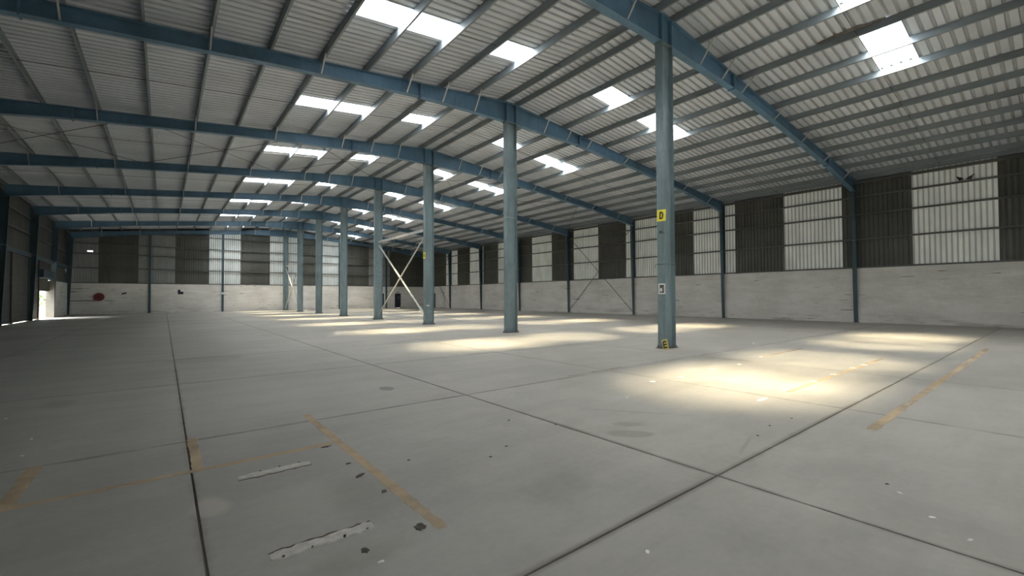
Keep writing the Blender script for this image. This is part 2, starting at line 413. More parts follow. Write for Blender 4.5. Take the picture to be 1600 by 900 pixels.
while y < 60.3:
    light = (k % 2 == 0) and y < 53
    mat = 'light_sheet' if light else 'dark_sheet'
    nm = 'translucent_sheet' if light else 'dark_sheet'
    for q in range(3):
        a = y+q*S3/3; b = a+S3/3
        if b < YBACK+.05 or a > 60.25: continue
        at(wall_right, place(wall_sheet_mesh(S3/3, WALL_H-.02, 8.26, mat, nm, 'y', 1), nm, None, (SHX, a, 0)))
    y += S3; k += 1
# plaster dado, one panel per bay
for y in [YBACK]+FRAMES[:-1]:
    a, b = y+.0, (y+BAY if y >= 0 else 0.0)
    at(wall_right, MB().box(HALF, HALF+.23, 0, b-a-.006, 0, WALL_H).build('masonry_panel', 'plaster', None, (0, a, 0)))
gp = [(0, 0), (.16, 0), (.16, .07), (0, .07)]
gprof = [(0, 0), (.17, 0), (.17, .10), (.163, .10), (.163, .007), (.007, .007), (.007, .085), (0, .085)]
GZ = [4.66, 6.06, 7.08]
def girt_run(parent, z, axis, a, b, base, sgn):
    mb = MB()
    pf = [(base+sgn*i, z+j) for i, j in gprof]
    if sgn < 0: pf = pf[::-1]
    mb.prism(pf, axis, a, b)
    return at(parent, mb.build('girt', 'girt'))
for y in FRAMES[:-1]:
    for z in GZ: girt_run(wall_right, z, 'y', y+.02, y+BAY-.02, HALF+.015, 1)
    at(wall_right, MB().box(HALF-.01, HALF+.2, y+.01, y+BAY-.01, WALL_H+.002, WALL_H+.09).build('sill_flashing', 'girt'))
    at(wall_right, MB().box(HALF+.02, HALF+.19, y+.02, y+BAY-.02, 7.86, 8.0).build('eave_strut', 'girt'))

# end wall ---------------------------------------------------------------
wall_far = struct(empty('wall_far', (0, YEND, 0)), 'end wall, white plaster below grey and milky sheeting')
SHY = YEND+.24
xs0 = -1.67-3.05*6
k = 0; x = xs0
def roofline(x): return rtop(x)+ZS
while x < 19.3:
    light = (k % 2 == 0) and x < 15
    if x+3.05 > -19.3:
        for q in range(3):
            a = x+q*3.05/3; b = a+3.05/3
            if b < -19.25 or a > 19.25: continue
            torn = abs((a+b)/2+17.4) < .51 and light
            opaque = light and (x < -10 or x > 9)  # outer milky panels take the sheet with shade in its colour
            mat = ('shaded_sheet' if opaque else 'light_sheet_end') if light else 'dark_sheet'; nm = ('shaded_sheet' if opaque else 'translucent_sheet') if light else 'dark_sheet'
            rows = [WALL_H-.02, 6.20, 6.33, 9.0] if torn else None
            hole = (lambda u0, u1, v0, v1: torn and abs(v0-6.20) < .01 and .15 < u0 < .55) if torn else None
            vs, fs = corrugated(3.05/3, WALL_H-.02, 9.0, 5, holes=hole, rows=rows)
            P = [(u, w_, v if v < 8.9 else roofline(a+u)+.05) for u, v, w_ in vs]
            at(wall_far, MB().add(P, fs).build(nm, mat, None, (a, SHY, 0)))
    x += 3.05; k += 1
ECX = [-HALF, -12.95, -6.5, 0.0, 6.5, 12.95, HALF]
D1, D2 = (14.25, 15.13), (11.75, 12.62)            # two doors in the end wall
def dado_x(a, b):
    at(wall_far, MB().box(0, b-a-.006, 0, .22, 0, WALL_H).build('masonry_panel', 'plaster', None, (a, YEND+.02, 0)))
for i in range(6):
    a, b = ECX[i], ECX[i+1]
    for d in (D2, D1):
        if a < d[0] < b:
            dado_x(a, d[0]); at(wall_far, MB().box(d[0], d[1], YEND+.02, YEND+.24, 2.08, WALL_H).build('masonry_panel', 'plaster')); a = d[1]
    dado_x(a, b)
    a, b = ECX[i], ECX[i+1]
    for z in GZ: girt_run(wall_far, z-.1, 'x', a+.02, b-.02, YEND+.04, 1)
    girt_run(wall_far, 8.30, 'x', max(a, -15.5)+.02, min(b, 15.5)-.02, YEND+.04, 1)
    at(wall_far, MB().box(a+.01, b-.01, YEND-.0, YEND+.22, WALL_H+.002, WALL_H+.09).build('sill_flashing', 'girt'))

# wall behind the camera --------------------------------------------------
wall_back = struct(empty('wall_back', (0, YBACK, 0)), 'plain end wall behind the viewpoint')
at(wall_back, MB().box(-19.2, 19.2, YBACK-.25, YBACK-.05, 0, WALL_H).build('masonry_panel', 'plaster'))
for i in range(38):
    a = -19.2+i*38.4/38
    vs, fs = corrugated(38.4/38, WALL_H, 9.0, 5)
    P = [(u, -w_, v if v < 8.9 else roofline(a+u)+.05) for u, v, w_ in vs]
    light = (i//3) % 2 == 0
    at(wall_back, MB().add(P, fs).build('translucent_sheet' if light else 'dark_sheet', 'light_sheet_end' if light else 'dark_sheet', None, (a, YBACK-.12, 0)))

for par, x0_, x1_ in ((wall_right, 19.22, 19.40),):
    at(par, MB().box(x0_, x1_, YBACK-.2, 60.35, 8.12, 8.32).build('eave_closure', 'girt'))
# left wall: shutters, header, sheeting ----------------------------------
wall_left = struct(empty('wall_left', (-HALF, 26, 0)), 'dark side wall with roller shutters and a lit doorway')
XL = -HALF
for i in range(int((60.3-YBACK)/1.02)+1):
    a = YBACK-.1+i*1.02
    at(wall_left, place(wall_sheet_mesh(1.02, 4.72, 8.26, 'grey_sheet' if (i//3) % 2 else 'dark_sheet', 'upper_sheet', 'y', -1), 'upper_sheet', None, (XL-.2, a, 0)))
for y in [YBACK]+FRAMES[:-1]:
    e = y+BAY if y >= 0 else 0.0
    at(wall_left, MB().box(XL-.22, XL+.03, y+.01, e-.01, 4.42, 4.72).build('header_beam', 'wallsteel'))
    for z in (6.0, 7.1): girt_run(wall_left, z, 'y', y+.02, e-.02, XL-.015, -1)
at(wall_left, MB().box(XL-.2, XL, 51.62, 60.2, 0, WALL_H).build('masonry_panel', 'plaster'))
for i in range(8):
    a = 51.6+i*1.08
    at(wall_left, place(wall_sheet_mesh(1.08, WALL_H, 4.45, 'dark_sheet', 'lower_sheet', 'y', -1), 'lower_sheet', None, (XL-.18, a, 0)))
at(wall_left, MB().box(-19.40, -19.22, YBACK-.2, 60.35, 8.12, 8.32).build('eave_closure', 'girt'))
def shutter(y0, y1, z0):
    mb = MB(); n = int((4.42-z0)/.11); st = (4.42-z0)/n
    prof2 = []
    for k in range(n):
        z = z0+k*st; prof2 += [(-.085, z), (-.06, z+.25*st), (-.06, z+.75*st)]
    prof2.append((-.085, 4.42))
    prof2 += [(-.11, 4.42), (-.11, z0)]
    mb.prism([(XL+a, b) for a, b in prof2], 'y', y0, y1)
    o = at(wall_left, mb.build('roller_shutter', 'shutter'))
    MB().box(XL-.13, XL-.02, y0, y1, z0-.05, z0).build('shutter_bottom_bar', 'wallsteel', o)
sh = []
for y in [YBACK]+FRAMES[:-2]:
    e = y+BAY if y >= 0 else 0.0
    if y >= 45: continue
    m_ = (y+e)/2-.9 if y >= 0 else (y+e)/2
    sh += [(y+.3, m_-.15), (m_+.15, e-.3)]
for a, b in sh: shutter(a, b, .10)
shutter(45.45, 47.72, .10); shutter(47.9, 51.4, 2.20)
for y in [YBACK]+FRAMES[:-2]:
    e = y+BAY if y >= 0 else 0.0
    m_ = (y+e)/2-.9 if y >= 0 else (y+e)/2
    if y < 45: at(wall_left, MB().box(XL-.2, XL+.02, m_-.15, m_+.15, 0, 4.42).build('door_post', 'shutter'))
    at(wall_left, MB().box(XL-.2, XL-.02, y, y+.3, 0, 4.42).build('door_post', 'shutter'))
    if y < 45: at(wall_left, MB().box(XL-.2, XL-.02, e-.3, e, 0, 4.42).build('door_post', 'shutter'))
at(wall_left, MB().box(XL-.2, XL-.0, 45.3, 45.45, 0, 4.42).build('door_post', 'shutter'))
at(wall_left, MB().box(XL-.2, XL-.0, 47.72, 47.9, 0, 4.42).build('door_post', 'shutter'))
at(wall_left, MB().box(XL-.2, XL+.30, 51.4, 51.62, 0, 3.0).build('door_jamb', 'shutter'))
at(wall_left, MB().box(XL-.1, XL+.25, 47.6, 51.7, 3.15, 3.75).build('shutter_hood', 'wallsteel'))

# doors -------------------------------------------------------------------
def door(n, loc, rz, wd, label):
    r = struct(empty('door_%d' % n, loc, (0, 0, rz)), label)
    lf = MB().box(.05, wd-.05, .03, .075, .012, 2.03).build('leaf', 'door', r)
    MB().box(0, .05, -.02, .12, 0, 2.08).build('frame_jamb', 'door', r); MB().box(wd-.05, wd, -.02, .12, 0, 2.08).build('frame_jamb', 'door', r)
    MB().box(.05, wd-.05, -.02, .12, 2.03, 2.08).build('frame_head', 'door', r)
    MB().box(wd*.55, wd*.78, .024, .034, 1.25, 1.75).build('vision_panel', 'photo', lf)
    MB().bar((wd-.14, -.02, 1.0), (wd-.26, -.02, 1.0), .02, .02).bar((wd-.14, .04, 1.0), (wd-.14, -.02, 1.0), .016, .016).build('handle', 'galv', lf)
door(1, (D1[0], YEND+.02, 0), 0, D1[1]-D1[0], 'narrow dark navy door in the white end wall')
door(2, (D2[0], YEND+.02, 0), 0, D2[1]-D2[0], 'dark door in the end wall mostly behind a steel column')
door(3, (HALF-.09, 57.75, 0), -math.pi/2, .9, 'dark door in the long white side wall near the far corner')
lt = tag(empty('emergency_light', (14.7, YEND+.02, 2.2)), 'small dark lamp fitting above the navy end-wall door', 'lamp')
MB().box(-.16, .16, -.07, 0, 0, .1).build('housing', 'black', lt); MB().prism([(-.13, -.005), (.13, -.005), (.09, -.05), (-.09, -.05)], 'y', -.11, -.07).build('lens', 'photo', lt, (0, 0, .06))

# ------------------------------------------------------------------ steel frames
def rafter_profile():
    st = [(0, .86), (4.3, .50), (9.0, .40), (14.4, .42), (18.93, .66)]
    return st
def rafter_mesh_parts():
    st = rafter_profile()
    xs = [-x for x, d in st[::-1]]+[x for x, d in st[1:]]
    ds = [d for x, d in st[::-1]]+[d for x, d in st[1:]]
    top = [(x, rtop(x)-.016) for x in xs]; bot = [(x, rtop(x)-d+.016) for x, d in zip(xs, ds)]
    web, tf, bf = MB(), MB(), MB()
    n = len(xs)
    for y0, y1, pts, mb in ((-.006, .006, None, web),):
        vs = [(x, y, z) for y in (y0, y1) for x, z in top]+[(x, y, z) for y in (y0, y1) for x, z in bot]
        fs = []
        for i in range(n-1):
            T0, T1, B0, B1 = i, n+i, 2*n+i, 3*n+i
            fs += [(B0, B0+1, T0+1, T0), (T1, T1+1, B1+1, B1)]
        web.add(vs, fs)
    for pts, off, mb in ((top, .016, tf), (bot, -.016, bf)):
        for i in range(n-1):
            (xa, za), (xb, zb) = pts[i], pts[i+1]
            vs = [(xa, -.12, za), (xb, -.12, zb), (xb, .12, zb), (xa, .12, za), (xa, -.12, za+off), (xb, -.12, zb+off), (xb, .12, zb+off), (xa, .12, za+off)]
            mb.add(vs, [(0, 3, 2, 1), (4, 5, 6, 7), (0, 1, 5, 4), (1, 2, 6, 5), (2, 3, 7, 6), (3, 0, 4, 7)])
    return web, tf, bf
def depth_at(x):
    st = rafter_profile(); x = abs(x)
    for (a, da), (b, db) in zip(st, st[1:]):
        if a <= x <= b: return da+(db-da)*(x-a)/(b-a)
    return st[-1][1]
def make_rafter():
    r = empty('roof_rafter', (0, 0, RIDGE))
    web, tf, bf = rafter_mesh_parts()
    off = (0, 0, -RIDGE)
    web.build('web', 'steel', r, off); tf.build('top_flange', 'steel', r, off); bf.build('bottom_flange', 'steel', r, off)
    for s in (-1, 1):
        for x in (4.3, 14.4):
            z1 = rtop(x)+.0; z0 = rtop(x)-depth_at(x)-.05
            MB().box(s*x-.022, s*x+.022, -.13, .13, z0, z1+.0).build('splice_plate', 'steel', r, off)
        x = .26
        MB().box(s*x-.008, s*x+.008, -.115, -.006, rtop(x)-.85+.02, rtop(x)-.017).box(s*x-.008, s*x+.008, .006, .115, rtop(x)-.85+.02, rtop(x)-.017).build('stiffener', 'steel', r, off)
        for k in (1, 2, 3, 5, 7, 9, 11):
            x = PX[k]+.03
            MB().angle((s*x, -.62, rtop(x)+.03), (s*x, -.11, rtop(x)-depth_at(x)+.02), .04, .006).build('flange_brace', 'galv', r, off)
    return r
raf = make_rafter()
rl = ['blue steel rafter just behind the viewpoint', 'nearest blue roof rafter, crossing over the column with the D sign']
for k, y in enumerate(FRAMES):
    o = raf if k == 0 else copy_tree(raf)
    o.location.y = y
    lab = rl[k] if k < 2 else ('farthest blue roof rafter, lying against the end wall' if k == 8 else '%s blue roof rafter counted from the viewpoint' % words(k-1))
    tag(o, lab, 'beam', 'tapered roof rafters')
# centre columns
CH = rtop(0)-.86-.006
def make_column():
    r = empty('steel_column')
    MB().box(-.257, .257, -.006, .006, .02, CH-.02).build('web', 'column', r)
    for s in (-1, 1): MB().box(min(s*.257, s*.273), max(s*.257, s*.273), -.125, .125, .02, CH-.02).build('flange', 'column', r)
    bp = MB().box(-.34, .34, -.16, .16, 0, .02).build('base_plate', 'rust', r)
    MB().box(-.31, .31, -.14, .14, CH-.02, CH).build('cap_plate', 'column', r)
    for s in (-1, 1):
        MB().prism([(s*.273, .02), (s*.335, .02), (s*.335, .05), (s*.273, .22)] if s < 0 else [(s*.273, .22), (s*.335, .05), (s*.335, .02), (s*.273, .02)], 'y', -.008, .008).build('gusset', 'column', r)
    for sx in (-1, 1):
        for sy in (-1, 1):
            MB().rod((sx*.305, sy*.11, .02), (sx*.305, sy*.11, .075), .016, 6).build('anchor_bolt', 'rust', bp)
    return r
colm = make_column()
cl = {0: 'blue-grey steel column standing level with the viewpoint', 1: 'nearest blue-grey steel column, carrying the black D sign',
      2: 'second blue-grey steel column in the centre row from the front', 3: 'third centre-row steel column, with a small yellow plate and cross bracing on it',
      8: 'farthest centre-row steel column, standing at the end wall'}
for k, y in enumerate(FRAMES):
    o = colm if k == 0 else copy_tree(colm)
    o.location = (0, y if k < 8 else y-.16, 0)
    tag(o, cl.get(k, '%s blue-grey steel column in the centre row from the front' % words(k-1)), 'column', 'centre row of steel columns')
# side columns
def make_side_column():
    r = empty('wall_column')
    h = rtop(HALF)-.02
    # local +x points outward; tapered web, inner flange leaning in towards the knee
    x0, x1, xo = -.10, -.34, .09
    MB().add([(x0, -.006, .015), (xo, -.006, .015), (xo, -.006, h), (x1, -.006, h-.62), (x0, .006, .015), (xo, .006, .015), (xo, .006, h), (x1, .006, h-.62)],
             [(0, 1, 2, 3), (7, 6, 5, 4), (0, 4, 5, 1), (1, 5, 6, 2), (2, 6, 7, 3), (3, 7, 4, 0)]).build('web', 'wallsteel', r)
    MB().add([(x0, -.1, .015), (x0-.014, -.1, .015), (x1-.014, -.1, h-.62), (x1, -.1, h-.62), (x0, .1, .015), (x0-.014, .1, .015), (x1-.014, .1, h-.62), (x1, .1, h-.62)],
             [(0, 1, 2, 3), (7, 6, 5, 4), (0, 4, 5, 1), (1, 5, 6, 2), (2, 6, 7, 3), (3, 7, 4, 0)]).build('inner_flange', 'wallsteel', r)
    MB().box(xo, xo+.014, -.1, .1, .015, h).build('outer_flange', 'wallsteel', r)
    MB().box(-.18, .1, -.13, .13, 0, .015).build('base_plate', 'rust', r)
    MB().box(-.33, -.02, -.055, .055, 4.62, 4.634).build('girt_cleat', 'galv', r)
    return r
wc = make_side_column()
first = True
for side, nm in ((1, 'long white side wall'), (-1, 'dark shutter wall')):
    for k, y in enumerate(FRAMES):
        o = wc if first else copy_tree(wc); first = False
        o.location = (side*(HALF-.02), y if k < 8 else y-.12, 0); o.rotation_euler = (0, 0, 0 if side > 0 else math.pi)
        if k == 0: lab = 'dark steel wall column level with the viewpoint on the %s' % nm
        elif k == 8: lab = 'dark steel corner column where the %s meets the end wall' % nm
        elif side < 0: lab = 'dark steel column on the shutter wall, %s from the far corner' % words(8-k)
        else: lab = 'dark steel column on the %s, %s from the front' % (nm, words(k-1))
        tag(o, lab, 'column', 'side wall columns')
def make_end_column(x):
    r = empty('end_wall_column', (x, YEND-.10, 0)); h = rtop(x)-.45
    MB().box(-.1, .1, -.014, 0, .015, h).build('inner_flange', 'wallsteel', r); MB().box(-.006, .006, 0, .1, .015, h).build('web', 'wallsteel', r)
    MB().box(-.1, .1, .1, .114, .015, h).build('outer_flange', 'wallsteel', r); MB().box(-.13, .13, -.05, .115, 0, .015).build('base_plate', 'rust', r)
    return r
for x, lab in ((-12.95, 'slim wind column on the end wall, between the red fixture and the dark notice'), (-6.5, 'slim wind column on the end wall beside the brightest milky panel'),
               (6.5, 'slim wind column on the end wall right of the centre row'), (12.95, 'slim wind column on the end wall left of the navy door')):
    tag(make_end_column(x), lab, 'column', 'end wall wind columns')

# cross bracing -----------------------------------------------------------
def brace(name, p, q, size, lab, group, flat=False):
    mb = MB()
    if flat: mb.bar(p, q, .11, .14)
    else: mb.angle(p, q, size, .009)
    o = mb.build(name, 'galv' if not name.startswith('wall') else 'girt', None)
    return tag(o, lab, 'brace', group)
for (ya, yb, nm) in ((22.5, 30.0, 'third and fourth'), (52.5, 60-.16, 'last two')):
    g = 'bracing between the %s centre columns' % nm
    brace('strut', (0, ya+.13, 5.40), (0, yb-.13, 5.40), .1, 'pale horizontal strut between the %s centre columns' % nm, g, True)
    brace('cross_brace', (.03, yb-.13, 5.15), (.03, ya+.13, .24), .075, 'pale diagonal brace falling towards the viewer between the %s centre columns' % nm, g)
    brace('cross_brace', (-.09, ya+.13, 5.15), (-.09, yb-.13, .24), .065, 'pale diagonal brace falling away from the viewer between the %s centre columns' % nm, g)
for (ya, yb, nm) in ((22.5, 30.0, 'third and fourth'), (52.5, 59.88, 'last two')):
    g = 'bracing between the %s side-wall columns' % nm
    brace('wall_brace', (HALF-.07, ya+.12, .2), (HALF-.07, yb-.12, 7.2), .055, 'thin grey brace rising away from the viewer between the %s side-wall columns' % nm, g)
    brace('wall_brace', (HALF-.15, yb-.12, .2), (HALF-.15, ya+.12, 7.2), .055, 'thin grey brace rising towards the viewer between the %s side-wall columns' % nm, g)

# ------------------------------------------------------------------ signs and small fittings on the columns
def letter_D(mb, cx, cz, w_, h_, t, x0, x1):        # drawn on a plane facing -x; reads with +y to the left
    n = 10
    def outline(ix, iz):
        pts = [(-w_/2+ix, -h_/2+iz)]
        r = h_/2-iz
        for k in range(n+1):
            a = -math.pi/2+math.pi*k/n
            pts.append((w_/2-.42*w_+(.42*w_-ix)*math.cos(a), r*math.sin(a)))
        pts.append((-w_/2+ix, h_/2-iz)); return pts
    o, i = outline(0, 0), outline(t, t); m = len(o)
    vs = [(x, cx-u, cz+v) for x in (x0, x1) for ring in (o, i) for u, v in ring]
    fs = []
    for k in range(m):
        k2 = (k+1) % m
        fs += [(k, k2, m+k2, m+k), (2*m+k, 3*m+k, 3*m+k2, 2*m+k2), (k, 2*m+k, 2*m+k2, k2), (m+k, m+k2, 3*m+k2, 3*m+k)]
    return mb.add(vs, fs)
sg = tag(empty('bay_sign', (-.274, 7.465, 3.91), (math.radians(2), 0, 0)), 'yellow plate with a black letter D high on the nearest column', 'sign')
pl = MB().box(-.006, 0, -.145, .145, -.17, .17).build('plate', 'yellow', sg)
letter_D(MB(), 0, 0, .13, .22, .042, -.009, -.006).build('letter', 'black', sg)
se = tag(empty('bay_sign', (-.47, 7.235, 0), (0, 0, 0)), 'dusty yellow plate with a black E leaning against the foot of the nearest column', 'sign')
se.rotation_euler = (math.radians(-17), math.radians(18), math.radians(12))
pl = MB().box(-.006, 0, -.085, .085, 0, .31).build('plate', 'dull_yellow', se)
mbE = MB().box(-.010, -.006, .025, .055, .05, .26)
for z in (.05, .135, .22): mbE.box(-.010, -.006, -.05, .025, z, z+.04)
mbE.build('letter', 'black', se)
fr = tag(empty('framed_notice', (-.274, 7.475, 1.75)), 'small white framed notice at head height on the nearest column', 'notice')
for b_ in ((-.11, .11, -.155, -.115), (-.11, .11, .115, .155), (-.11, -.075, -.115, .115), (.075, .11, -.115, .115)):
    MB().box(-.012, 0, *b_).build('frame_bar', 'white', fr)
MB().box(-.006, 0, -.075, .075, -.115, .115).build('print', 'photo', fr)
MB().box(-.008, -.006, -.07, .07, .085, .108).box(-.008, -.006, -.07, .07, -.11, -.09).build('dark_band', 'black', fr)
MB().box(-.008, -.006, -.01, .06, -.08, .02).build('pale_figure', 'white', fr)
s3 = tag(empty('bay_sign', (-.274, 22.5, 3.88)), 'small yellow plate on the third column of the centre row', 'sign')
MB().box(-.006, 0, -.125, .125, -.17, .17).build('plate', 'yellow', s3); MB().box(-.009, -.006, -.05, .05, -.1, .1).build('letter', 'black', s3)
lb = tag(empty('paper_label', (-.05, 22.375, 1.06)), 'small white paper strip low on the third column', 'label')
lb.location = (-.05, 22.49, 1.06)
MB().box(-.10, .10, -.004, 0, -.025, .025).build('strip', 'white', lb)
for (yy, zz, lab) in ((7.5, 2.48, 'loop of wire tied round the nearest column above the white notice'), (15.0, 4.95, 'loop of pale wire tied round the second column')):
    mb = MB(); h = .281; f_ = .133
    loop = [(-h, yy-f_, zz), (-h, yy+f_+.015, zz-.01), (h, yy+f_, zz+.01), (h, yy-f_, zz-.01)]
    for a, b in zip(loop, loop[1:]+loop[:1]): mb.rod(a, b, .006, 6)
    mb.rod((-h, yy+f_+.01, zz-.01), (-h-.01, yy+f_+.06, zz-.02), .006, 6).rod((-h-.01, yy+f_+.06, zz-.02), (-h-.01, yy+f_+.05, zz-.11), .006, 6)
    tag(mb.build('wire_tie', 'galv' if yy > 10 else 'rod'), lab, 'wire')
hk = tag(MB().rod((-.276, 7.43, 3.40), (-.276, 7.52, 3.44), .012, 6).rod((-.276, 7.43, 3.40), (-.285, 7.34, 3.36), .008, 6).box(-.284, -.273, 7.45, 7.54, 3.40, 3.46).build('hook_bracket', 'rod'), 'small dark bracket below the D sign on the nearest column', 'bracket')

# end wall fixtures
hr = tag(empty('hose_reel', (-16.82, YEND-.012, 1.70)), 'dark red rounded fixture on the shadowed left of the end wall', 'reel')
def disc(r, y0, y1, n=20, sx=1.0): return [(r*sx*math.cos(2*math.pi*k/n), r*math.sin(2*math.pi*k/n)) for k in range(n)], y0, y1
for (r_, y0, y1, m_, nme) in ((.40, -.06, -.03, 'red', 'side_disc'), (.40, -.26, -.23, 'red', 'side_disc'), (.33, -.23, -.06, 'red', 'hose_coil'), (.09, -.29, -.26, 'black', 'hub')):
    p_, a, b = disc(r_, y0, y1); MB().prism(p_, 'y', a, b).build(nme, m_, hr)
MB().box(-.05, .05, -.03, .02, -.3, .3).build('bracket', 'black', hr)
pp = tag(MB().rod((-18.9, YEND-.01, 1.32), (-17.1, YEND-.01, 1.34), .03, 8).build('pipe', 'rod'), 'thin dark pipe on the end wall running to the red fixture', 'pipe')
vt = tag(empty('wall_vent', (-14.95, YEND+.02, 2.06), (0, math.radians(-18), 0)), 'small dark slot in the end wall right of the red fixture', 'vent')
MB().box(-.2, .2, -.015, 0, -.07, .07).build('plate', 'rod', vt); MB().box(-.17, .17, -.025, -.015, -.045, -.01).box(-.17, .17, -.025, -.015, .015, .045).build('slot', 'black', vt)
nt_ = tag(empty('wall_notice', (-10.33, YEND+.02, 2.22)), 'square notice with a dark L-shaped print on the end wall', 'notice')
MB().box(-.27, .27, -.01, 0, -.27, .27).build('board', 'white', nt_)
MB().box(-.25, -.02, -.014, -.01, -.25, .24).box(-.02, .24, -.014, -.01, -.25, .04).build('print', 'purple', nt_)
sw = tag(MB().box(-6.62, -6.38, YEND-.16, YEND-.115, 1.95, 2.2).build('switch_box', 'white'), 'small white box on the wind column beside the brightest milky panel', 'box')

# two birds on the girt
def bird(y, turn, lab):
    r = tag(empty('pigeon', (HALF+.075, y, GZ[2]+.101), (0, 0, turn)), lab, 'bird', 'birds on the top rail')
    # spine from beak (+x) to tail (-x)
    pts = [(.150, .215, .004), (.128, .218, .012), (.105, .225, .030), (.078, .222, .042), (.066, .190, .050), (.050, .145, .074), (.010, .105, .092), (-.05, .095, .084), (-.10, .085, .060), (-.14, .070, .040), (-.20, .045, .032)]
    rings = []
    for i, (x, z, rr) in enumerate(pts):
        flat = .35 if i == len(pts)-1 else (.6 if i == len(pts)-2 else 1)
        rings.append(((x, 0, z), (0, rr, 0), (rr*.25 if 3 <= i <= 5 else 0, 0, rr*flat)))
    MB().loft(rings).build('body', 'bird', r, smooth=True)
    r.scale = (1.0, 1.0, .95)
    for s in (-1, 1):
        MB().rod((.0, s*.03, .06), (.0, s*.03, 0), .006, 6).build('leg', 'red', r)
bird(3.28, math.radians(60), 'left dark bird perched on the top rail of the near milky panel')
bird(2.89, math.radians(-100), 'right dark bird perched on the top rail of the near milky panel')

# torn brown strip under the roof near the skylight
mb = MB(); rr = random.Random(3); n = 14; y0, y1 = 3.25, 4.95
for k in range(n+1):
    yy = y0+(y1-y0)*k/n; ww = .03+.10*math.sin(math.pi*k/n)+rr.uniform(-.03, .03)
    xa = PX[3]+.06-.09
    z = rtop(xa)+PUR_H-.03
    mb.v += [(xa, yy, z-.02), (xa-ww, yy+rr.uniform(-.04, .04), z+.015+SLOPE*ww), (xa-ww, yy, z+.02+SLOPE*ww), (xa, yy, z)]
for k in range(n):
    a = 4*k
    for i in range(4): mb.f.append((a+i, a+(i+1) % 4, a+4+(i+1) % 4, a+4+i))
tag(mb.build('torn_felt_strip', 'stain'), 'torn brown strip hanging under the roof beside the near right skylight', 'debris')

# ------------------------------------------------------------------ floor markings
def line(x0, x1, y0, y1, lab, faint=False):
    r = random.Random(int(abs(x0*100+y0*37))); along = (x1-x0) > (y1-y0); ln = max(x1-x0, y1-y0); hw = min(x1-x0, y1-y0)/2
    n = max(6, int(ln/.06)); vs = []; fs = []
    for k in range(n+1):
        u = ln*k/n; e = .8 if k in (0, n) else 1
        a, b = hw*e*(1+r.uniform(-.28, .10)), hw*e*(1+r.uniform(-.28, .10))
        for q, z in ((-a, .0002), (-a*.96, .0012), (b*.96, .0012), (b, .0002)):
            vs.append((x0+u, (y0+y1)/2+q, z) if along else ((x0+x1)/2-q, y0+u, z))
    for k in range(n):
        fs += [(4*k+i, 4*k+4+i, 4*k+5+i, 4*k+1+i) for i in range(3)]
    o = MB().add(vs, fs).build('floor_line', 'line_faint' if faint else 'line')
    tag(o, lab, 'floor marking', 'worn ochre floor lines')
L = .045
line(-12.68, -10.30, 4.965-L, 4.965+L, 'long worn ochre line running across the near left floor')
line(-12.63-.06, -12.63+.06, 5.01, 6.02, 'short worn ochre line at the far left end of the near marking')
line(-11.47-.05, -11.47+.05, 5.01, 6.10, 'short worn ochre line beside the dark floor joint at left')
line(-10.25-L, -10.25+L, 2.72, 6.35, 'worn ochre line running past the chipped holes in the near floor')
line(-5.40, 6.6, 1.53-.055, 1.53+.055, 'long worn ochre line at right leading towards the side wall')
line(-3.9, 1.9, 2.90-.05, 2.90+.05, 'worn ochre line crossing the near sun patch among white spots')
line(-.05, 2.75, 4.88-.045, 4.88+.045, 'short worn ochre line beyond the near sun patch')
line(-5.6, -.9, 6.12-.04, 6.12+.04, 'faint ochre line in front of the nearest column', True)

# grout strips left by a removed machine base
def grout(x0, x1, yc, wd, seed, lab):
    r = random.Random(seed); root = tag(empty('grout_strip', ((x0+x1)/2, yc, 0)), lab, 'patch', 'old machine-base grout strips')
    n = 16; mb = MB(); up = []; lo = []
    for k in range(n+1):
        x = x0+(x1-x0)*k/n-(x0+x1)/2; e = .55 if k in (0, n) else 1
        up.append((x, e*(wd/2+r.uniform(-.018, .012)))); lo.append((x, -e*(wd/2+r.uniform(-.01, .008))))
    ring = lo+up[::-1]; m = len(ring)
    vs = [(a, b, .0003) for a, b in ring]+[(a*.985, b*.86, .007+r.uniform(-.002, .003)) for a, b in ring]
    fs = [(k, (k+1) % m, m+(k+1) % m, m+k) for k in range(m)]
    for k in range(n): fs.append((m+k, m+k+1, 2*m-2-k, 2*m-1-k))
    mb.add(vs, fs).build('grout', 'grout', root)
    # dark chiselled edge
    eb = MB(); side = 1 if seed % 2 else -1
    vs = []
    for k in range(n+1):
        x = x0+(x1-x0)*k/n-(x0+x1)/2; ya = side*(wd/2+r.uniform(-.006, .004)); yb = ya+side*(.004+r.uniform(.004, .026)*(0.2 if k in (0, n) else 1))
        vs += [(x, ya, .0003), (x, (ya+yb)/2, .005), (x, yb, .0003)]
    eb.add(vs, [(3*k+i_, 3*k+3+i_, 3*k+4+i_, 3*k+1+i_) for k in range(n) for i_ in range(2)])
    eb.build('chiselled_edge', 'rust', root)
    for k in range(4):
        x = x0+(x1-x0)*(k+r.uniform(.15, .8))/4-(x0+x1)/2; yy = -side*wd*r.uniform(.36, .52)
        MB().rod((x, yy, .0), (x+r.uniform(-.012, .012), yy+.006, r.uniform(.008, .016)), r.uniform(.006, .010), 7).build('bolt_stub', 'hole', root)
grout(-11.22, -10.64, 4.52, .105, 4, 'pale grout strip with bolt stubs, the farther of two on the near floor')
grout(-11.22, -10.60, 3.06, .11, 5, 'pale grout strip with bolt stubs, the nearer of two on the near floor')

